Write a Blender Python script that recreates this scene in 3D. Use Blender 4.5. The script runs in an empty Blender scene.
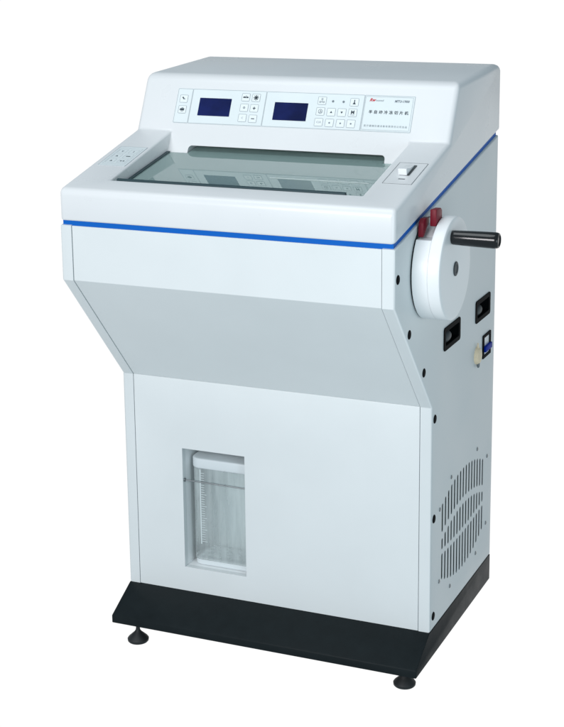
import bpy, bmesh, math, random
from mathutils import Vector, Matrix
random.seed(4)
S = bpy.context.scene
COL = S.collection

# ------------------------------------------------------------------ camera
cam = bpy.data.objects.new('camera', bpy.data.cameras.new('camera'))
COL.objects.link(cam); S.camera = cam
cam.location = (1.1225, -2.3327, 1.3345)
cam.rotation_euler = (1.3394, 0.0117, 0.4082)
cam.data.sensor_fit = 'VERTICAL'; cam.data.sensor_height = 36; cam.data.sensor_width = 36
cam.data.lens = 77.97
cam.data.shift_x = 0.00476; cam.data.shift_y = -0.10763
cam.data.clip_start = 0.05; cam.data.clip_end = 200

# ------------------------------------------------------------------ invented studio surround
W = bpy.data.worlds.new('World'); S.world = W; W.use_nodes = True
nt = W.node_tree; nt.nodes.clear()
def N(t, **k):
    n = nt.nodes.new(t)
    for a, b in k.items(): setattr(n, a, b)
    return n
out = N('ShaderNodeOutputWorld'); bg = N('ShaderNodeBackground')
tc = N('ShaderNodeTexCoord'); sep = N('ShaderNodeSeparateXYZ')
nt.links.new(tc.outputs['Generated'], sep.inputs[0])
# white backdrop put into the world colour: below the horizon, along the view
rz = N('ShaderNodeMapRange', interpolation_type='SMOOTHSTEP')
rz.inputs['From Min'].default_value = 0.16; rz.inputs['From Max'].default_value = 0.03
nt.links.new(sep.outputs['Z'], rz.inputs['Value'])
dot = N('ShaderNodeVectorMath', operation='DOT_PRODUCT'); dot.inputs[1].default_value = (-0.40, 0.917, 0)
nt.links.new(tc.outputs['Generated'], dot.inputs[0])
rf = N('ShaderNodeMapRange', interpolation_type='SMOOTHSTEP')
rf.inputs['From Min'].default_value = 0.25; rf.inputs['From Max'].default_value = 0.62
nt.links.new(dot.outputs['Value'], rf.inputs['Value'])
mul = N('ShaderNodeMath', operation='MULTIPLY')
nt.links.new(rz.outputs[0], mul.inputs[0]); nt.links.new(rf.outputs[0], mul.inputs[1])
lo = N('ShaderNodeMix', data_type='RGBA')          # added dim ambient tint: upper part / below the horizon
lo.inputs[6].default_value = (0.205, 0.262, 0.30, 1); lo.inputs[7].default_value = (0.325, 0.40, 0.44, 1)
nt.links.new(rz.outputs[0], lo.inputs[0])
mx = N('ShaderNodeMix', data_type='RGBA')
mx.inputs[7].default_value = (1.02, 1.02, 1.02, 1)
nt.links.new(mul.outputs[0], mx.inputs[0]); nt.links.new(lo.outputs[2], mx.inputs[6])
nt.links.new(mx.outputs[2], bg.inputs[0]); bg.inputs[1].default_value = 1.0
nt.links.new(bg.outputs[0], out.inputs[0])

def area(name, loc, target, size, size_y, power, col):
    l = bpy.data.lights.new(name, 'AREA'); l.shape = 'RECTANGLE'; l.size = size; l.size_y = size_y
    l.energy = power; l.color = col
    o = bpy.data.objects.new(name, l); COL.objects.link(o); o.location = loc
    o.rotation_euler = (Vector(target) - Vector(loc)).to_track_quat('-Z', 'Y').to_euler()
    return o
area('softbox', (-0.35, -3.9, 1.75), (0, 0.1, 0.72), 1.7, 1.2, 108, (1.0, 0.978, 0.995))
area('overhead_fill', (-0.5, -0.5, 3.3), (-0.05, 0.25, 0.9), 1.6, 1.6, 25, (0.93, 0.98, 1.0))  # unseen lamp added to lift the deck and console top

area('side_fill', (1.35, -0.95, 0.75), (0.31, 0.10, 0.60), 0.5, 0.7, 5.5, (0.78, 0.93, 1.0))  # unseen lamp added to brighten the right side towards the front

S.view_settings.view_transform = 'Standard'; S.view_settings.look = 'None'
S.view_settings.exposure = 0; S.view_settings.gamma = 1
S.render.engine = 'CYCLES'
S.cycles.max_bounces = 12; S.cycles.transparent_max_bounces = 16

# ------------------------------------------------------------------ materials
MATS = {}
def mat(name, col, rough=0.5, metal=0.0, spec=0.5, noise=0.0, nscale=40, bump=0.0, bscale=600, bevel=0.0, coat=0.0, emit=None, alpha=None):
    m = bpy.data.materials.new(name); m.use_nodes = True
    t = m.node_tree; b = t.nodes['Principled BSDF']
    b.inputs['Base Color'].default_value = (*col, 1); b.inputs['Roughness'].default_value = rough
    b.inputs['Metallic'].default_value = metal; b.inputs['Specular IOR Level'].default_value = spec
    b.inputs['Coat Weight'].default_value = coat
    if emit:
        b.inputs['Emission Color'].default_value = (*emit[0], 1); b.inputs['Emission Strength'].default_value = emit[1]
    co = t.nodes.new('ShaderNodeTexCoord')
    if noise:
        n = t.nodes.new('ShaderNodeTexNoise'); n.inputs['Scale'].default_value = nscale; n.inputs['Detail'].default_value = 5
        t.links.new(co.outputs['Object'], n.inputs['Vector'])
        mr = t.nodes.new('ShaderNodeMapRange'); mr.inputs['From Min'].default_value = .3; mr.inputs['From Max'].default_value = .7
        mr.inputs['To Min'].default_value = 1 - noise; mr.inputs['To Max'].default_value = 1 + noise
        t.links.new(n.outputs[0], mr.inputs['Value'])
        x = t.nodes.new('ShaderNodeVectorMath'); x.operation = 'SCALE'; x.inputs[0].default_value = col
        t.links.new(mr.outputs[0], x.inputs['Scale']); t.links.new(x.outputs[0], b.inputs['Base Color'])
        mr2 = t.nodes.new('ShaderNodeMapRange'); mr2.inputs['From Min'].default_value = .3; mr2.inputs['From Max'].default_value = .7
        mr2.inputs['To Min'].default_value = rough - .04; mr2.inputs['To Max'].default_value = rough + .04
        t.links.new(n.outputs[0], mr2.inputs['Value']); t.links.new(mr2.outputs[0], b.inputs['Roughness'])
    last = None
    if bevel:
        bv = t.nodes.new('ShaderNodeBevel'); bv.samples = 6; bv.inputs['Radius'].default_value = bevel; last = bv
    if bump:
        n = t.nodes.new('ShaderNodeTexNoise'); n.inputs['Scale'].default_value = bscale; n.inputs['Detail'].default_value = 2
        t.links.new(co.outputs['Object'], n.inputs['Vector'])
        bp = t.nodes.new('ShaderNodeBump'); bp.inputs['Strength'].default_value = bump; bp.inputs['Distance'].default_value = 0.0004
        t.links.new(n.outputs[0], bp.inputs['Height'])
        if last: t.links.new(last.outputs[0], bp.inputs['Normal'])
        last = bp
    if last: t.links.new(last.outputs[0], b.inputs['Normal'])
    MATS[name] = m
    return m
PAINT = (0.74, 0.78, 0.785)
mat('paint', PAINT, 0.42, noise=.012, nscale=9, bump=.12, bscale=500, bevel=.0012)
mat('paint_plain', PAINT, 0.42, noise=.012, nscale=9, bump=.12, bscale=500)
mat('hood_shell', (0.77, 0.79, 0.80), 0.30, noise=.01, nscale=6, bump=.05, bscale=260, bevel=.002)
mat('base_paint', (0.0105, 0.0150, 0.0168), 0.5, spec=.11, noise=.12, nscale=30, bump=.25, bscale=700, bevel=.0012)
mat('blue_trim', (0.004, 0.125, 0.52), 0.5, spec=.12)
mat('handle_black', (0.008, 0.009, 0.010), 0.16, bevel=.0008)
mat('black_plastic', (0.006, 0.007, 0.008), 0.6, spec=.02, bevel=.0008)
mat('dark_plastic', (0.075, 0.085, 0.09), 0.5, spec=.2)
mat('black_rubber', (0.014, 0.016, 0.017), 0.55, noise=.1)
mat('gasket', (0.02, 0.05, 0.06), 0.4)
mat('red_plastic', (0.19, 0.005, 0.018), 0.45, spec=.3, bevel=.001)
mat('blue_plastic', (0.003, 0.03, 0.36), 0.5, spec=.05)
mat('wheel_white', (0.89, 0.91, 0.915), 0.38, noise=.01, nscale=8, bump=.05, bscale=300, bevel=.0015)
mat('milky', (0.70, 0.76, 0.78), 0.4)
mat('beige_plastic', (0.97, 0.80, 0.57), 0.5, spec=.2, noise=.06, nscale=80)
mat('white_plastic', (0.82, 0.84, 0.85), 0.35, bevel=.0008)
mat('steel', (0.30, 0.32, 0.33), 0.35, metal=1)
mat('membrane', (0.74, 0.81, 0.825), 0.45, noise=.01, nscale=30)
mat('key_fill', (0.80, 0.86, 0.87), 0.4)
mat('line_grey', (0.33, 0.38, 0.41), 0.5)
mat('print_dark', (0.035, 0.055, 0.07), 0.5)
mat('print_grey', (0.18, 0.22, 0.25), 0.5)
mat('print_red', (0.55, 0.03, 0.05), 0.5)
mat('screen', (0.004, 0.009, 0.075), 0.14, noise=.35, nscale=25)
mat('chamber', (0.74, 0.88, 0.85), 0.5, noise=.05, nscale=14)
mat('highlight_pale', (0.62, 0.70, 0.69), 0.35, noise=.05, nscale=14)  # pale tone for the painted highlight on the glass
mat('interior', (0.025, 0.032, 0.036), 0.9, spec=.05)
mat('niche', (0.90, 0.93, 0.935), 0.45, noise=.01, nscale=9)
mat('scale_white', (0.66, 0.74, 0.75), 0.4)
mat('lamp_clear', (0.75, 0.8, 0.8), 0.1)

def glassy(name, tint, rough, ior, haze=0.0, hazecol=(0.8, .85, .85), streak=False):
    m = bpy.data.materials.new(name); m.use_nodes = True; t = m.node_tree; t.nodes.clear()
    o = t.nodes.new('ShaderNodeOutputMaterial'); tr = t.nodes.new('ShaderNodeBsdfTransparent'); tr.inputs[0].default_value = (*tint, 1)
    gl = t.nodes.new('ShaderNodeBsdfGlossy'); gl.inputs['Roughness'].default_value = rough
    fr = t.nodes.new('ShaderNodeFresnel'); fr.inputs[0].default_value = ior
    df = t.nodes.new('ShaderNodeBsdfDiffuse'); df.inputs[0].default_value = (*hazecol, 1)
    m1 = t.nodes.new('ShaderNodeMixShader'); m1.inputs[0].default_value = haze
    t.links.new(tr.outputs[0], m1.inputs[1]); t.links.new(df.outputs[0], m1.inputs[2])
    m2 = t.nodes.new('ShaderNodeMixShader')
    t.links.new(fr.outputs[0], m2.inputs[0]); t.links.new(m1.outputs[0], m2.inputs[1]); t.links.new(gl.outputs[0], m2.inputs[2])
    t.links.new(m2.outputs[0], o.inputs[0])
    co = t.nodes.new('ShaderNodeTexCoord')
    n = t.nodes.new('ShaderNodeTexNoise'); n.inputs['Detail'].default_value = 3
    if streak:
        mp = t.nodes.new('ShaderNodeMapping'); mp.inputs['Scale'].default_value = (70, 70, 7)
        t.links.new(co.outputs['Object'], mp.inputs[0]); t.links.new(mp.outputs[0], n.inputs['Vector']); n.inputs['Scale'].default_value = 1
        bp = t.nodes.new('ShaderNodeBump'); bp.inputs['Strength'].default_value = .5; bp.inputs['Distance'].default_value = .004
        t.links.new(n.outputs[0], bp.inputs['Height']); t.links.new(bp.outputs[0], gl.inputs['Normal'])
        mr = t.nodes.new('ShaderNodeMapRange'); mr.inputs['From Min'].default_value = .35; mr.inputs['From Max'].default_value = .7
        mr.inputs['To Min'].default_value = haze * .7; mr.inputs['To Max'].default_value = haze * 1.25
        t.links.new(n.outputs[0], mr.inputs['Value']); t.links.new(mr.outputs[0], m1.inputs[0])
    MATS[name] = m
glassy('window_glass', (0.86, 0.93, 0.91), 0.012, 2.45, 0.34, (0.68, .98, .94))
glassy('clear_plastic', (0.93, 0.965, 0.965), 0.08, 1.45, 0.34, (0.78, .87, .88), True)

# ------------------------------------------------------------------ mesh helpers
def empty(name, loc):
    o = bpy.data.objects.new(name, None); COL.objects.link(o); o.location = loc; o.empty_display_size = .05
    return o
def link(name, me, parent=None, smooth=35):
    o = bpy.data.objects.new(name, me); COL.objects.link(o)
    if parent is not None:
        o.parent = parent; o.matrix_parent_inverse = world_of(parent).inverted()
    if smooth:
        for p in me.polygons: p.use_smooth = True
        me.set_sharp_from_angle(angle=math.radians(smooth))
    return o
def world_of(o):
    m = o.matrix_basis.copy()
    while o.parent is not None:
        m = o.parent.matrix_basis @ o.matrix_parent_inverse @ m if False else (o.parent.matrix_basis @ (o.matrix_parent_inverse @ m))
        o = o.parent
    return m
def finish(name, bm, mats, parent=None, smooth=35):
    bmesh.ops.recalc_face_normals(bm, faces=bm.faces[:])
    me = bpy.data.meshes.new(name); bm.to_mesh(me); bm.free()
    for m in (mats if isinstance(mats, (list, tuple)) else [mats]): me.materials.append(MATS[m])
    return link(name, me, parent, smooth)
def prism(bm, pts, f0, f1, mi=0):
    """closed prism from two loops given as lists of 3-vectors"""
    a = [bm.verts.new(f0(p)) for p in pts]; b = [bm.verts.new(f1(p)) for p in pts]
    fs = [bm.faces.new(a), bm.faces.new(list(reversed(b)))]
    n = len(pts)
    for i in range(n): fs.append(bm.faces.new((a[i], b[i], b[(i+1) % n], a[(i+1) % n])))
    for f in fs: f.material_index = mi
    return fs
def prism_x(bm, yz, x0, x1, mi=0):
    return prism(bm, yz, lambda p: (x0, p[0], p[1]), lambda p: (x1, p[0], p[1]), mi)
def prism_y(bm, xz, y0, y1, mi=0):
    return prism(bm, xz, lambda p: (p[0], y0, p[1]), lambda p: (p[0], y1, p[1]), mi)
def box(bm, a, b, mi=0):
    return prism_x(bm, [(a[1], a[2]), (b[1], a[2]), (b[1], b[2]), (a[1], b[2])], a[0], b[0], mi)
def rrect(u0, v0, u1, v1, r, k=5):
    out = []
    for cx, cy, a0 in ((u1-r, v0+r, -90), (u1-r, v1-r, 0), (u0+r, v1-r, 90), (u0+r, v0+r, 180)):
        for i in range(k+1):
            a = math.radians(a0 + 90*i/k); out.append((cx + r*math.cos(a), cy + r*math.sin(a)))
    return out
def ring_prism(bm, outer, inner, f0, f1, mi=0):
    n = len(outer)
    A = [[bm.verts.new(f(p)) for p in L] for f in (f0, f1) for L in (outer, inner)]
    for i in range(n):
        j = (i+1) % n
        for q in ((A[0][i], A[0][j], A[1][j], A[1][i]), (A[2][i], A[2][j], A[3][j], A[3][i]),
                  (A[0][i], A[0][j], A[2][j], A[2][i]), (A[1][i], A[1][j], A[3][j], A[3][i])):
            bm.faces.new(q).material_index = mi
def lathe(bm, prof, M, n=40, mi=0):
    """prof: list of (axial, radius) along local z of matrix M"""
    rings = []
    for z, r in prof:
        if r < 1e-6: rings.append([bm.verts.new(M @ Vector((0, 0, z)))])
        else: rings.append([bm.verts.new(M @ Vector((r*math.cos(2*math.pi*i/n), r*math.sin(2*math.pi*i/n), z))) for i in range(n)])
    for a, b in zip(rings, rings[1:]):
        for i in range(n):
            j = (i+1) % n
            if len(a) == 1 and len(b) == 1: continue
            if len(a) == 1: f = (a[0], b[i], b[j])
            elif len(b) == 1: f = (a[i], a[j], b[0])
            else: f = (a[i], a[j], b[j], b[i])
            bm.faces.new(f).material_index = mi
def tube(bm, pts, r, n=10, mi=0):
    pts = [Vector(p) for p in pts]; rings = []
    for i, p in enumerate(pts):
        d = (pts[min(i+1, len(pts)-1)] - pts[max(i-1, 0)]).normalized()
        q = d.to_track_quat('Z', 'Y').to_matrix()
        rings.append([bm.verts.new(p + q @ Vector((r*math.cos(2*math.pi*k/n), r*math.sin(2*math.pi*k/n), 0))) for k in range(n)])
    for a, b in zip(rings, rings[1:]):
        for i in range(n): bm.faces.new((a[i], a[(i+1) % n], b[(i+1) % n], b[i])).material_index = mi
    bm.faces.new(rings[0]).material_index = mi; bm.faces.new(list(reversed(rings[-1]))).material_index = mi
def AX(x, y, z):           # local z -> +x
    return Matrix.Translation((x, y, z)) @ Matrix.Rotation(math.pi/2, 4, 'Y')
def bevel_all(bm, r, seg=2, ang=30):
    bmesh.ops.recalc_face_normals(bm, faces=bm.faces[:])
    es = [e for e in bm.edges if len(e.link_faces) == 2 and e.calc_face_angle(0) > math.radians(ang)]
    bmesh.ops.bevel(bm, geom=es, offset=r, segments=seg, profile=.5, affect='EDGES', clamp_overlap=True)
def cutter(build):
    bm = bmesh.new(); build(bm); bmesh.ops.recalc_face_normals(bm, faces=bm.faces[:])
    me = bpy.data.meshes.new('cutter'); bm.to_mesh(me); bm.free()
    o = bpy.data.objects.new('cutter', me); COL.objects.link(o); return o
def apply_stack(o, cutters=(), bevel=None):
    if bevel:
        m = o.modifiers.new('b', 'BEVEL'); m.limit_method = 'WEIGHT'; m.width = bevel; m.segments = 5; m.profile = .5
        m.use_clamp_overlap = True
    for c in cutters:
        m = o.modifiers.new('c', 'BOOLEAN'); m.operation = 'DIFFERENCE'; m.object = c; m.solver = 'EXACT'
    bpy.context.view_layer.update()
    dg = bpy.context.evaluated_depsgraph_get()
    me = bpy.data.meshes.new_from_object(o.evaluated_get(dg)); o.modifiers.clear(); o.data = me
    for p in me.polygons: p.use_smooth = True
    me.set_sharp_from_angle(angle=math.radians(32))
    for c in cutters: bpy.data.objects.remove(c)
# printed matter laid on a plane: origin, u axis, v axis, normal
class Plane:
    def __init__(s, o, u, v): s.o = Vector(o); s.u = Vector(u).normalized(); s.v = Vector(v).normalized(); s.n = s.u.cross(s.v).normalized()
    def __call__(s, a, b, c=0): return s.o + s.u*a + s.v*b + s.n*c
def flat(bm, P, pts, c, t, mi=0):
    prism(bm, pts, lambda p: P(p[0], p[1], c), lambda p: P(p[0], p[1], c + t), mi)
def outline(bm, P, u0, v0, u1, v1, w, c, t, mi=0, r=0.0006):
    ring_prism(bm, rrect(u0, v0, u1, v1, r+w, 3), rrect(u0+w, v0+w, u1-w, v1-w, r, 3), lambda p: P(p[0], p[1], c), lambda p: P(p[0], p[1], c+t), mi)
def text(bm, P, s, u, v, size, c, mi=0, align='CENTER', shear=0, bold=0, sx=1):
    cu = bpy.data.curves.new('txt', 'FONT'); cu.body = s; cu.size = size; cu.align_x = align; cu.align_y = 'CENTER'; cu.shear = shear
    cu.offset = bold; cu.resolution_u = 2
    o = bpy.data.objects.new('txt', cu); COL.objects.link(o); bpy.context.view_layer.update()
    me = bpy.data.meshes.new_from_object(o.evaluated_get(bpy.context.evaluated_depsgraph_get()))
    bpy.data.objects.remove(o); bpy.data.curves.remove(cu)
    vs = [bm.verts.new(P(u + q.co.x*sx, v + q.co.y, c)) for q in me.vertices]
    for p in me.polygons:
        try: bm.faces.new([vs[i] for i in p.vertices]).material_index = mi
        except ValueError: pass
    bpy.data.meshes.remove(me)
def disc(bm, P, u, v, r, c, mi=0, n=16, r_in=None):
    if r_in is None:
        flat(bm, P, [(u+r*math.cos(2*math.pi*i/n), v+r*math.sin(2*math.pi*i/n)) for i in range(n)], c, .0001, mi)
    else:
        f = lambda R: [(u+R*math.cos(2*math.pi*i/n), v+R*math.sin(2*math.pi*i/n)) for i in range(n)]
        ring_prism(bm, f(r), f(r_in), lambda p: P(p[0], p[1], c), lambda p: P(p[0], p[1], c+.0001), mi)

# ------------------------------------------------------------------ dimensions (metres)
H = 0.31; T = 0.0222; D = 0.5989; YL = 0.2035
Z0 = 0.0549; ZL = 0.4837; ZA = 0.7108; ZF = 0.8095; SL = 0.1787
top = lambda y: ZF + SL*y

root = empty('lab_freezer_cabinet', (0, 0.3, -0.036))
root['label'] = 'white floor-standing laboratory cabinet with slanted glass window, twin blue displays and black plinth'
root['category'] = 'lab machine'

# ---- plinth
bm = bmesh.new()
prism_x(bm, [(0.1258, 0), (0.1258, 0.0158), (YL-.002, Z0), (D, Z0), (D, 0)], -H, H)
bevel_all(bm, .0018, 2)
plinth = finish('plinth', bm, 'base_paint', root)

# ---- levelling feet
for (x, y) in ((-.262, .142), (.275, .165), (-.25, .53), (.20, .50)):
    bm = bmesh.new(); M = Matrix.Translation((x, y, 0))
    lathe(bm, [(-.0365, 0), (-.0365, .0185), (-.0345, .0203), (-.0305, .0207), (-.0275, .0185), (-.022, .0125), (-.017, .0072), (-.013, .0045)], M)
    lathe(bm, [(-.013, .0045), (-.008, .0038), (.004, .0038), (.004, 0)], M)
    f = finish('foot', bm, 'black_rubber', root)

# ---- side panels (wrap round the front as a flange)
prof = [(0, ZA), (YL, ZL), (YL, Z0), (D, Z0), (D, top(D)), (0, top(0))]
def side(sgn):
    bm = bmesh.new()
    prism_x(bm, prof, sgn*(H-T), sgn*H)
    bmesh.ops.recalc_face_normals(bm, faces=bm.faces[:])
    es = [e for e in bm.edges if all(abs(abs(v.co.x) - H) < 1e-5 for v in e.verts)]
    bmesh.ops.bevel(bm, geom=es, offset=.0035, segments=3, profile=.5, affect='EDGES')
    return finish('side_panel', bm, 'paint_plain', root)
left = side(-1)
right = side(1)
# openings in the right side: vent hole, two recessed grips, switch
VY0, VY1, VZ0, VZ1 = .2385, .5775, .084, .330
GR = [(.2637, .571, .3617, .614), (.4615, .5734, .5595, .6169)]
SW = (.513, .491, .567, .5375)
def cut_all(bm):
    prism_x(bm, [(VY0, VZ0), (VY1, VZ0), (VY1, VZ1), (VY0, VZ1)], H-.05, H+.02)
    for g in GR: prism_x(bm, rrect(g[0]+.006, g[1]+.006, g[2]-.006, g[3]-.006, .004), H-.05, H+.02)
    prism_x(bm, [(SW[0]+.004, SW[1]+.004), (SW[2]-.004, SW[1]+.004), (SW[2]-.004, SW[3]-.004), (SW[0]+.004, SW[3]-.004)], H-.05, H+.02)
apply_stack(right, [cutter(cut_all)])

# ---- vent grille: three arched rows of slots
bm = bmesh.new()
box(bm, (H-.0008, VY0, VZ0), (H, VY1, VZ1))
vent = finish('vent_grille', bm, 'paint_plain', root)
yc = .401; half = .1305
def arc(y, mid, end): 
    t = (y - yc)/half; return mid + (end-mid)*t*t
def slots(bm):
    for i in range(15):
        y = .271 + .01857*i; w = .0041
        rows = ((arc(y, .308, .2815), arc(y, .2475, .2265)), (arc(y, .2355, .2135), arc(y, .186, .1925)), (arc(y, .178, .184), arc(y, .106, .1335)))
        for zt, zb in rows:
            prism_x(bm, rrect(y-w, zb, y+w, zt, w*.95, 4), H-.02, H+.01)
apply_stack(vent, [cutter(slots)])
vent.data.materials.clear(); vent.data.materials.append(MATS['paint_plain'])
bm = bmesh.new(); box(bm, (H-.075, VY0-.004, VZ0-.004), (H-.024, VY1+.004, VZ1+.004)); finish('fan_housing', bm, 'interior', root)
for (y, z) in ((.2546, .276), (.323, .3152), (.4914, .3152), (.5617, .278), (.5605, .1365), (.4916, .0982), (.3225, .0982), (.2546, .1353)):
    bm = bmesh.new(); M = AX(H-.0004, y, z)
    lathe(bm, [(0, .0042), (.0012, .0040), (.0018, .0030), (.0018, .0012), (.0008, .0010), (.0008, 0)], M, 16)
    finish('screw', bm, 'steel', vent)

# ---- black plugs along the front edge of the side
for (y, z) in ((.0138, .7576), (.0732, .6509), (.153, .5629), (.2181, .4598), (.2191, .2708), (.2210, .0808)):
    bm = bmesh.new(); M = AX(H, y, z)
    lathe(bm, [(-.004, .0080), (.0006, .0080), (.0012, .0072), (.0015, .0045), (.0016, 0)], M, 28)
    finish('screw_cap', bm, 'black_plastic', root)

# ---- front panels
bm = bmesh.new()
x0, x1 = -H+T+.0011, H-T-.0011
prism_x(bm, [(.0012, top(0)-.0005), (.0012, ZA+.0003), (YL+.0010, ZL+.0006), (YL+.012, ZL+.0006), (.014, ZA+.004), (.014, top(0)-.0005)], x0, x1)
apron = finish('apron_panel', bm, 'paint', root)
bm = bmesh.new()
prism_x(bm, [(YL+.0002, Z0+.0005), (YL+.012, Z0+.0005), (YL+.012, ZL+.0005), (YL+.0014, ZL+.0005), (YL+.0005, ZL+.0001), (YL+.0002, ZL-.0008)], x0, x1)
lower = finish('front_panel', bm, 'paint', root)
NX0, NX1, NZ0, NZ1 = -.1872, -.0570, .1050, .3466
apply_stack(lower, [cutter(lambda b: box(b, (NX0, YL-.03, NZ0), (NX1, YL+.05, NZ1)))])
# dark carcass behind the seams, back panel
bm = bmesh.new()
prism_x(bm, [(.0145, ZA+.006), (.0145, top(0)-.002), (.02, top(.02)-.002), (.02, ZA+.004)], x0-.0005, x1+.0005)
for s in (-1, 1):
    prism_x(bm, [(.006, ZA+.002), (YL+.006, ZL), (YL+.006, Z0+.001), (YL+.03, Z0+.001), (YL+.03, ZL+.01), (.03, ZA+.01), (.03, top(.03)-.003), (.006, top(.006)-.003)], s*(H-T-.010), s*(H-T+.002))
finish('carcass', bm, 'interior', root)
bm = bmesh.new(); box(bm, (x0, D-.012, Z0+.0005), (x1, D-.0005, top(D-.012)-.001)); finish('back_panel', bm, 'paint', root)

# ---- niche for the waste container
bm = bmesh.new(); dp = .098; t_ = .003; y0 = YL+.0125
box(bm, (NX0-t_, y0, NZ0-t_), (NX0-.0002, y0+dp, NZ1+t_))
box(bm, (NX1+.0202, y0, NZ0-t_), (NX1+.0202+t_, y0+dp, NZ1+t_))
box(bm, (NX0, y0, NZ0-t_), (NX1+.02, y0+dp, NZ0-.0002))
box(bm, (NX0, y0, NZ1+.0002), (NX1+.02, y0+dp, NZ1+t_))
box(bm, (NX0, y0+dp-t_, NZ0), (NX1+.02, y0+dp, NZ1))
niche = finish('niche', bm, 'niche', root)
bm = bmesh.new()
tube(bm, [(NX0-.001, YL+.006, .2815), (NX1+.001, YL+.006, .2805)], .0013, 10)
lathe(bm, [(0, .0038), (.0022, .0038), (.0030, .0028), (.0030, 0)], AX(NX0, YL+.006, .2815), 16)
finish('retaining_rod', bm, 'steel', niche)

# ---- blue trim recessed between cabinet and hood
bm = bmesh.new(); q = .0042
prism_x(bm, [(q, top(q)-.004), (D-q, top(D-q)-.004), (D-q, top(D-q)+.0095), (q, top(q)+.0095)], -H+q, H-q)
trim = finish('trim_band', bm, 'blue_trim', root)
apply_stack(trim, [cutter(lambda b: box(b, (-.26, .035, .5), (.26, .40, 1.2)))])

# ---- hood: arms, well and console in one moulding
G0 = .0078
P = [(-.0005, ZF+G0), (-.0005, .8735), (.05, .88525), (.05, .859), (.2686, .900), (.289, .9414), (.339, 1.043), (.607, 1.0535), (.607, top(.607)+G0)]
XS = [-H, -.235, .235, H]
bm = bmesh.new(); V = {}
def v(c, i):
    if (c, i) not in V: V[c, i] = bm.verts.new((XS[c], P[i][0], P[i][1]))
    return V[c, i]
armloop = [0, 1, 2, 5, 6, 7, 8]
bm.faces.new([v(0, i) for i in armloop]); bm.faces.new([v(3, i) for i in reversed(armloop)])
bm.faces.new([v(1, i) for i in (2, 3, 4, 5)]); bm.faces.new([v(2, i) for i in (5, 4, 3, 2)])
for a, b in ((0, 1), (1, 2), (5, 6), (6, 7), (7, 8), (8, 0)):
    if (a, b) == (0, 1) or (a, b) == (6, 7) or (a, b) == (7, 8) or (a, b) == (8, 0):
        bm.faces.new([v(0, a), v(1, a), v(2, a), v(3, a), v(3, b), v(2, b), v(1, b), v(0, b)])
    elif (a, b) == (1, 2):
        pass
# deck (U shape): front strip + two arms ; console face with the lower middle part
bm.faces.new([v(0, 1), v(1, 1), v(1, 2), v(0, 2)]); bm.faces.new([v(1, 1), v(2, 1), v(2, 2), v(1, 2)]); bm.faces.new([v(2, 1), v(3, 1), v(3, 2), v(2, 2)])
bm.faces.new([v(0, 2), v(1, 2), v(1, 5), v(0, 5)]); bm.faces.new([v(2, 2), v(3, 2), v(3, 5), v(2, 5)])
bm.faces.new([v(1, 2), v(2, 2), v(2, 3), v(1, 3)]); bm.faces.new([v(1, 3), v(2, 3), v(2, 4), v(1, 4)])
bm.faces.new([v(0, 5), v(1, 5), v(1, 4), v(2, 4), v(2, 5), v(3, 5), v(3, 6), v(2, 6), v(1, 6), v(0, 6)])
bmesh.ops.recalc_face_normals(bm, faces=bm.faces[:])
bmesh.ops.dissolve_limit(bm, angle_limit=math.radians(.6), verts=bm.verts[:], edges=bm.edges[:])
wl = bm.edges.layers.float.new('bevel_weight_edge'); BW = .018
def near(vt, i): return abs(vt.co.y - P[i][0]) < 1e-4 and abs(vt.co.z - P[i][1]) < 1e-4
for e in bm.edges:
    a, b = e.verts; r = .004
    pair = lambda i, j: (near(a, i) and near(b, j)) or (near(a, j) and near(b, i))
    outer = abs(abs(a.co.x) - H) < 1e-4 and abs(abs(b.co.x) - H) < 1e-4 and a.co.x*b.co.x > 0
    if outer: r = .010
    if outer and pair(0, 1): r = .009
    if pair(0, 0): r = .004
    if pair(1, 1): r = .012
    if pair(6, 6): r = .016
    if pair(7, 7): r = .018
    if outer and pair(6, 7): r = .013
    if outer and pair(5, 6): r = .009
    if outer and (pair(1, 2) or pair(2, 5) or pair(1, 5)): r = .008
    if outer and (pair(7, 8) or pair(0, 8)): r = .006
    if pair(5, 5): r = .005
    if pair(2, 2): r = .003
    if pair(3, 3) or pair(4, 4) or pair(3, 4): r = 0.0
    if not outer and pair(2, 5): r = .005
    if not outer and pair(4, 5): r = 0.003
    if not outer and pair(2, 3): r = .0
    e[wl] = r/BW
hood = finish('hood', bm, 'hood_shell', root)
def slotcut(b):
    prism_y(b, rrect(-.194, .880, .194, .9170, .007, 5), .24, .33)
apply_stack(hood, [cutter(slotcut), cutter(lambda b: prism(b, rrect(-.222, .066, .222, .262, .012), lambda p: (p[0], p[1], .7), lambda p: (p[0], p[1], .9135 if False else .93)))], bevel=BW)

# ---- cold chamber under the window
bm = bmesh.new(); a = (-.226, .058); b_ = (.226, .345); zb = .812
t_ = .003
chz = lambda y: .853 + .1856*(y-.05)
box(bm, (a[0], a[1], zb), (b_[0], b_[1], zb+t_))
prism_x(bm, [(a[1], zb+t_), (b_[1], zb+t_), (b_[1], chz(b_[1])-.002), (a[1], chz(a[1])-.002)], a[0], a[0]+t_)
prism_x(bm, [(a[1], zb+t_), (b_[1], zb+t_), (b_[1], chz(b_[1])-.002), (a[1], chz(a[1])-.002)], b_[0]-t_, b_[0])
box(bm, (a[0]+t_, a[1], zb+t_), (b_[0]-t_, a[1]+t_, chz(a[1])-.003))
box(bm, (a[0]+t_, b_[1]-t_, zb+t_), (b_[0]-t_, b_[1], .905))
cham = finish('cold_chamber', bm, 'chamber', root)

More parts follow.
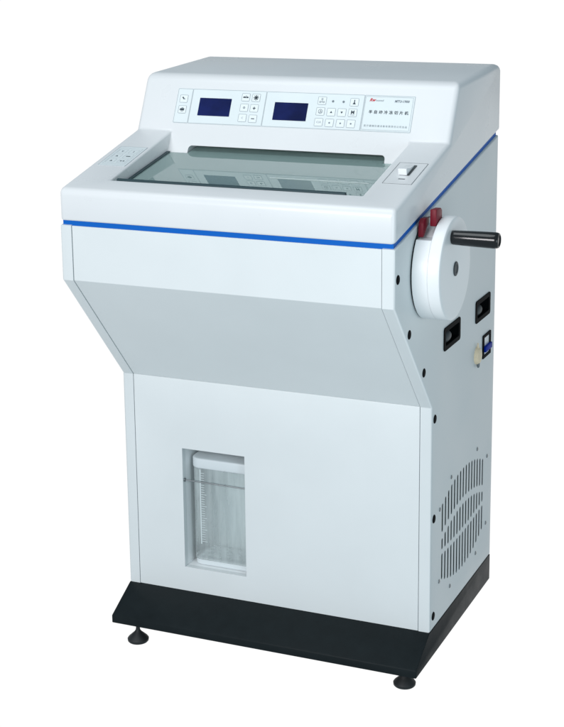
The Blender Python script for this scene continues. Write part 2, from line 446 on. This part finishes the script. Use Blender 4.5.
# ---- glass window, its gaskets and a painted highlight strip
gz = lambda y: .8635 + .1856*(y-.05)
bm = bmesh.new()
def slab(x0, x1, ya, yb, h0, h1, mi=0):
    prism_x(bm, [(ya, gz(ya)+h0), (yb, gz(yb)+h0), (yb, gz(yb)+h1), (ya, gz(ya)+h1)], x0, x1, mi)
prism(bm, [(-.2335, .0515), (.2335, .0515), (.2335, .2685), (.192, .2685), (.192, .318), (-.192, .318), (-.192, .2685), (-.2335, .2685)],
      lambda p: (p[0], p[1], gz(p[1])-.0035), lambda p: (p[0], p[1], gz(p[1])))
win = finish('window_pane', bm, 'window_glass', root, smooth=0)
bm = bmesh.new()
slab(-.2347, -.2285, .0525, .2675, .0002, .0022)
prism_x(bm, [(.0505, .866), (.0570, .868), (.0570, .8875), (.0545, .8883), (.0505, .8870)], -.222, .205)
slab(.2285, .2347, .0600, .2675, .0002, .0022)
finish('gasket', bm, 'gasket', win)
bm = bmesh.new(); slab(.02, .205, .1640, .1650, .0002, .0008); finish('pane_highlight', bm, 'highlight_pale', win)  # thin pale strip laid on the glass as a painted highlight

# ---- console control panel on the slanted face
ang = Vector((0, .050, .1016)).normalized()
F = Plane((0, .289, .9414), (1, 0, 0), ang)
vz = lambda z: (z - .9414)/ang.z
bm = bmesh.new(); c0 = .0002
flat(bm, F, rrect(-.236, vz(.9555), .234, vz(1.0170), .001), c0, .0004, 0)
for (u0, u1) in ((-.2355, -.2050), (-.2045, -.0540), (-.0535, .1385), (.1390, .2335)):
    outline(bm, F, u0, vz(.9560), u1, vz(1.0165), .0006, c0+.0005, .0001, 1)
outline(bm, F, .1405, vz(.9582), .2305, vz(1.0145), .0005, c0+.0005, .0001, 1)
e = c0+.00075
text(bm, F, 'Rw', .1485, vz(1.0085), .0080, e, 3, 'LEFT', .35, .0003)
text(bm, F, 'nomed', .1605, vz(1.0080), .0052, e, 2, 'LEFT', .1)
text(bm, F, 'MTU-1900', .2235, vz(1.0075), .0062, e, 2, 'RIGHT', .15, .0002)
for i, ch in enumerate('半自动冷冻切片机'):
    text(bm, F, ch, .1535 + .0097*i, vz(.9880), .0072, e, 4, 'CENTER', 0, .00015)
for i, ch in enumerate('医疗器械仪器设备有限责任公司出品'):
    text(bm, F, ch, .1470 + .00515*i, vz(.9648), .0042, e, 2)
for (u, z) in ((.0790, 1.0037), (.0994, 1.0035)): disc(bm, F, u, vz(z), .0022, e, 2)
panel = finish('control_panel', bm, ['membrane', 'line_grey', 'print_grey', 'print_red', 'print_dark'], root, smooth=0)
for (u0, u1, z0, z1) in ((-.1875, -.1222, .9700, 1.0012), (-.0342, .0318, .9678, .9986)):
    bm = bmesh.new(); flat(bm, F, rrect(u0, vz(z0), u1, vz(z1), .0006), c0+.0002, .0007)
    finish('display_screen', bm, 'screen', panel, smooth=0)
def key(u, z, sym):
    bm = bmesh.new(); w, h = .0082, .0076; vv = vz(z)
    flat(bm, F, rrect(u-w, vv-h, u+w, vv+h, .0008), c0+.0002, .00045, 0)
    outline(bm, F, u-w, vv-h, u+w, vv+h, .0006, c0+.0003, .0006, 1)
    q = c0+.0008
    def tri(cx, cy, s, d, mi=2): flat(bm, F, [(cx-s, cy-s*d*.7), (cx+s, cy-s*d*.7), (cx, cy+s*d*.9)], q, .0001, mi)
    def bar(cx, cy, a, b, mi=2, rot=0):
        c_, s_ = math.cos(rot), math.sin(rot)
        flat(bm, F, [(cx+x*c_-y*s_, cy+x*s_+y*c_) for x, y in ((-a, -b), (a, -b), (a, b), (-a, b))], q, .0001, mi)
    if sym == 'lamp': bar(u-.001, vv+.001, .0028, .0011, 2, -.8); disc(bm, F, u-.0022, vv+.0024, .0014, q, 2); bar(u+.0018, vv-.0005, .002, .0004, 3)
    elif sym == 'motor': bar(u, vv, .0040, .0022, 2); bar(u-.0048, vv, .0008, .0012, 3); bar(u, vv+.0034, .002, .0005, 3); bar(u, vv-.0036, .0024, .0004, 3)
    elif sym == 'bed':
        bar(u-.0028, vv, .0022, .0014, 2); bar(u+.0034, vv, .0014, .0014, 2); bar(u, vv-.0006, .0054, .0007, 2); bar(u+.0005, vv+.002, .0012, .0009, 3)
    elif sym == 'snow':
        for k in range(4): bar(u, vv, .0052, .0008, 2, math.pi*k/4)
    elif sym == 'clock': disc(bm, F, u, vv, .0043, q, 3, 20, .0035); bar(u, vv+.0010, .0004, .0016, 2); bar(u+.0010, vv, .0015, .0004, 2); bar(u, vv-.0018, .003, .0004, 3)
    elif sym == 'nodes':
        for k, (a, b) in enumerate(((0, .003), (-.0034, -.0026), (.0034, -.0026))): disc(bm, F, u+a, vv+b, .0019, q, 3, 12, .0011)
        bar(u, vv-.0026, .0015, .0004, 3); bar(u, vv, .0004, .0016, 3)
    elif sym == 'flask': tri(u, vv-.0016, .0030, 1.1); bar(u, vv+.0022, .0009, .0024)
    elif sym == 'up': tri(u, vv, .0024, 1)
    elif sym == 'down': tri(u, vv, .0024, -1)
    elif sym == 'M': text(bm, F, 'M', u, vv+.0006, .0092, q, 2, 'CENTER', 0, .0003); bar(u, vv-.0042, .0042, .0004, 3)
    elif sym == '+': bar(u, vv, .0028, .0008); bar(u, vv, .0008, .0028)
    elif sym == '-': bar(u, vv, .0032, .0008)
    elif sym == 'dot': disc(bm, F, u, vv, .0016, q, 3)
    elif sym == 'o': disc(bm, F, u, vv, .0022, q, 3, 16, .001)
    else: text(bm, F, sym, u, vv, .0052, q, 3)
    finish('key', bm, ['key_fill', 'line_grey', 'print_dark', 'print_grey'], panel, smooth=0)
for u, z, s in ((-.2212, .9985, 'lamp'), (-.2208, .9795, 'motor'), (-.0945, 1.0050, 'bed'), (-.0735, 1.0048, 'snow'), (-.0945, .9868, 'o'), (-.0740, .9864, '+'),
                (-.0947, .9688, 'C'), (-.0735, .9682, '-'), (.0577, 1.0042, 'nodes'), (.1203, 1.0034, 'flask'), (.0576, .9857, 'clock'), (.0786, .9852, 'up'),
                (.0990, .9852, 'down'), (.1200, .9855, 'M'), (.0575, .9672, 'CLR'), (.0784, .9668, 'dot'), (.0996, .9668, 'dot'), (.1198, .9668, 'M2'[:0] or 'dot')):
    key(u, z, s)

# ---- deck keypads: left membrane and right rocker switch
DK = Plane((0, 0, .8735), (1, 0, 0), (0, 1, .235)); k = math.sqrt(1+.235**2)
bm = bmesh.new()
flat(bm, DK, rrect(-.2945, .111*k, -.2390, .2005*k, .001), .0001, .0003, 0)
outline(bm, DK, -.2945, .111*k, -.2390, .2005*k, .0007, .0004, .0001, 1)
outline(bm, DK, -.2895, .119*k, -.2440, .1925*k, .0004, .0004, .0001, 3)
for i, (u, y) in enumerate(((-.2790, .134), (-.2560, .134), (-.2790, .156), (-.2560, .156), (-.2790, .178), (-.2560, .178))):
    outline(bm, DK, u-.0085, (y-.0085)*k, u+.0085, (y+.0085)*k, .0004, .0004, .0001, 3)
    if i in (0, 2): flat(bm, DK, [(u-.0028, (y-.0025)*k), (u+.0028, (y-.0025)*k), (u, (y+.0030)*k)], .0004, .0001, 2)
    elif i == 1: 
        for s in (-.0032, .0022): disc(bm, DK, u+s, y*k, .0020, .0004, 2)
    elif i == 3: flat(bm, DK, rrect(u-.0045, (y-.0016)*k, u+.0045, (y+.0016)*k, .0006), .0004, .0001, 2)
    elif i == 4: flat(bm, DK, [(u-.0028, (y+.0022)*k), (u, (y-.0028)*k), (u+.0028, (y+.0022)*k)], .0004, .0001, 4)
    else: flat(bm, DK, rrect(u-.0008, (y-.0035)*k, u+.0008, (y+.0035)*k, .0004), .0004, .0001, 4)
finish('keypad', bm, ['membrane', 'line_grey', 'print_dark', 'line_grey', 'print_grey'], root, smooth=0)
bm = bmesh.new()
flat(bm, DK, rrect(.2500, .1035*k, .3015, .1945*k, .001), .0001, .0003, 0)
outline(bm, DK, .2500, .1035*k, .3015, .1945*k, .0008, .0004, .0001, 1)
flat(bm, DK, rrect(.2712, .1235*k, .2830, .1265*k, .0008), .0004, .0001, 1)
sp = finish('switch_plate', bm, ['hood_shell', 'print_dark'], root, smooth=0)
bm = bmesh.new()
flat(bm, DK, rrect(.2680, .1400*k, .2850, .1830*k, .001), .0003, .0012, 0)
finish('switch_bezel', bm, 'dark_plastic', sp)
bm = bmesh.new(); 
prism(bm, [(.1395*k, .0010), (.1800*k, .0010), (.1800*k, .0035), (.1630*k, .0050), (.1420*k, .0125), (.1395*k, .0120)],
      lambda p: DK(.2660, p[0], p[1]), lambda p: DK(.2815, p[0], p[1]))
bevel_all(bm, .0008, 2)
finish('rocker_switch', bm, 'white_plastic', sp)

# ---- recessed grips on the side
for g in GR:
    bm = bmesh.new()
    fx = lambda x: (lambda p: (x, p[0], p[1]))
    ring_prism(bm, rrect(*g, .006), rrect(g[0]+.0085, g[1]+.0085, g[2]-.0085, g[3]-.0085, .004), fx(H-.002), fx(H+.0018))
    ring_prism(bm, rrect(g[0]+.0062, g[1]+.0062, g[2]-.0062, g[3]-.0062, .005), rrect(g[0]+.0077, g[1]+.0077, g[2]-.0077, g[3]-.0077, .004), fx(H-.018), fx(H-.0018))
    prism_x(bm, rrect(g[0]+.0065, g[1]+.0065, g[2]-.0065, g[3]-.0065, .004), H-.0195, H-.0182)
    gr = finish('recessed_grip', bm, 'black_plastic', root)
    bm = bmesh.new()
    M = Matrix.Translation((H-.014, g[0]+.040, g[1]+.0170)) @ Matrix.Diagonal((.0135, .031, .0115, 1))
    bmesh.ops.create_uvsphere(bm, u_segments=28, v_segments=14, radius=1, matrix=M)
    finish('latch_tongue', bm, 'dark_plastic', gr)

# ---- mains switch
bm = bmesh.new(); fx = lambda x: (lambda p: (x, p[0], p[1]))
ring_prism(bm, rrect(*SW, .002), rrect(SW[0]+.0085, SW[1]+.0055, SW[2]-.0085, SW[3]-.0055, .001), fx(H-.001), fx(H+.0022))
msw = finish('mains_switch', bm, 'black_plastic', root)
bm = bmesh.new(); box(bm, (H-.006, SW[0]+.0075, SW[1]+.005), (H+.0004, SW[2]-.0075, SW[3]-.005)); finish('switch_body', bm, 'white_plastic', msw)
bm = bmesh.new(); box(bm, (H+.0006, SW[0]+.006, .5035), (H+.0060, SW[2]-.003, .5145)); bevel_all(bm, .001); finish('switch_lever', bm, 'blue_plastic', msw)
# ---- beige cable gland
bm = bmesh.new()
lathe(bm, [(0, .0165), (.003, .0165), (.005, .0155), (.0075, .0135), (.0088, .009), (.0092, 0)], AX(H, .474, .509), 32)
gl = finish('cable_gland', bm, 'beige_plastic', root)
bm = bmesh.new()
lathe(bm, [(0, .0030), (.006, .0030), (.009, .0016), (.009, 0)], Matrix.Translation((H+.004, .474, .4945)) @ Matrix.Rotation(math.pi, 4, 'X'), 14)
finish('pin', bm, 'steel', gl)
bm = bmesh.new()
lathe(bm, [(0, .0026), (.010, .0010), (.0105, 0)], Matrix.Translation((H+.003, .474, .5240)), 12)
finish('strain_relief', bm, 'beige_plastic', gl)

# ---- hand wheel with guard, lock levers and crank handle
WY, WZ, R0 = .161, .7495, .0885
def circ(r, n=96): return [(WY + r*math.cos(2*math.pi*i/n), WZ + r*math.sin(2*math.pi*i/n)) for i in range(n)]
zc = .8085
# guard: drum with a flat cut on top
a0 = math.asin((zc-WZ)/R0); pts = []
n = 90
for i in range(n+1):
    aa = math.pi - a0 + (2*math.pi - (math.pi - 2*a0))*i/n
    pts.append((WY + R0*math.cos(aa), WZ + R0*math.sin(aa)))
bm = bmesh.new(); prism_x(bm, pts, H+.0035, H+.0301)
drum = finish('wheel_guard', bm, 'wheel_white', root, smooth=40)
bm = bmesh.new(); lathe(bm, [(0, R0-.004), (.006, R0-.004)], AX(H-.002, WY, WZ), 64); finish('gap_shade_ring', bm, 'interior', drum)  # dark ring put in as the shadow behind the guard
bm = bmesh.new()
lathe(bm, [(.0302, 0), (.0302, R0), (.0475, R0+.0003), (.0500, R0-.0008), (.0515, R0-.0035), (.0518, R0-.007), (.0518, 0)], AX(H, WY, WZ), 128)
whl = finish('hand_wheel', bm, 'wheel_white', root)
bm = bmesh.new(); lathe(bm, [(0, .0125), (.0016, .0125), (.0022, .0115), (.0022, .008), (.0012, .007), (.0012, 0)], AX(H+.0515, WY-.001, WZ), 32)
finish('hub_cap', bm, 'dark_plastic', whl)
bm = bmesh.new()
lathe(bm, [(.0, .0095), (.001, .0118), (.004, .0122), (.030, .0130), (.060, .0136), (.074, .0137), (.0775, .0132), (.0800, .0120), (.0808, .0098), (.0790, .0085), (.0790, 0)], AX(H+.0522, .1385, .8075), 48)
finish('crank_handle', bm, 'handle_black', whl)
# hub seen in the cut-out, and the red lock levers
bm = bmesh.new(); lathe(bm, [(0, 0), (0, .073), (.0255, .073), (.0255, 0)], AX(H+.004, WY+.004, WZ), 72); finish('hub', bm, 'white_plastic', drum)
bm = bmesh.new()
prism_x(bm, [(.122, .8270), (.150, .8270), (.156, .8320), (.155, .8500), (.149, .8545), (.123, .8555)], H+.0180, H+.0290)
bevel_all(bm, .0015, 2); finish('lock_lever', bm, 'red_plastic', drum)
bm = bmesh.new()
prism_x(bm, [(.105, .8110), (.112, .8110), (.127, .8240), (.138, .8300), (.138, .8395), (.117, .8410), (.107, .8350)], H+.0030, H+.0120)
bevel_all(bm, .0012, 2); finish('lock_lever', bm, 'red_plastic', drum)

# ------------------------------------------------------------------ waste container standing in the niche
BX0, BX1, BY0, BY1, BZ0, BZ1 = -.1805, -.0440, YL+.018, YL+.090, NZ0+.0004, .3240
wc = empty('waste_container', ((BX0+BX1)/2, (BY0+BY1)/2, BZ0))
wc['label'] = 'clear plastic waste container with white lid and graduated scale standing in the front niche'
wc['category'] = 'container'
bm = bmesh.new()
prism(bm, rrect(BX0, BY0, BX1, BY1, .020, 8), lambda p: (p[0], p[1], BZ0+.012), lambda p: (p[0], p[1], BZ1-.014))
for f in [f for f in bm.faces if abs(f.normal.z) > .9 or len(f.verts) > 12]: bm.faces.remove(f) if f.calc_center_median().z > .2 else None
finish('vessel', bm, 'clear_plastic', wc)
bm = bmesh.new()
prism(bm, rrect(BX0-.001, BY0-.001, BX1+.001, BY1+.001, .021, 8), lambda p: (p[0], p[1], BZ1-.0205), lambda p: (p[0], p[1], BZ1))
bevel_all(bm, .003, 3, 60); finish('lid', bm, 'milky', wc)
bm = bmesh.new()
prism(bm, rrect(BX0+.002, BY0+.002, BX1-.002, BY1-.002, .018, 8), lambda p: (p[0], p[1], BZ0), lambda p: (p[0], p[1], BZ0+.0135))
bevel_all(bm, .003, 3, 60); finish('foot_ring', bm, 'milky', wc)
bm = bmesh.new(); Q = Plane((0, BY0, 0), (1, 0, 0), (0, 0, 1))
flat(bm, Q, [(-.1600, .150), (-.1580, .150), (-.1580, BZ1-.022), (-.1600, BZ1-.022)], .0002, .0004)
for i in range(30):
    z = .155 + .0048*i; L = .011 if i % 5 == 0 else .007
    flat(bm, Q, [(-.1575, z), (-.1575+L, z), (-.1575+L, z+.0009), (-.1575, z+.0009)], .0002, .0003)
finish('scale_marks', bm, 'scale_white', wc, smooth=0)
# pale uneven sheet standing in for bright reflections at the vessel bottom
bm = bmesh.new()
nx, ny = 26, 12
g = [[bm.verts.new((BX0+.012+(BX1-BX0-.024)*i/nx, BY0+.010+(BY1-BY0-.020)*j/ny, BZ0+.0150+.010*random.random()**2*.25)) for j in range(ny+1)] for i in range(nx+1)]
for i in range(nx):
    for j in range(ny): bm.faces.new((g[i][j], g[i+1][j], g[i+1][j+1], g[i][j+1]))
finish('glint_sheet', bm, 'scale_white', wc, smooth=0)
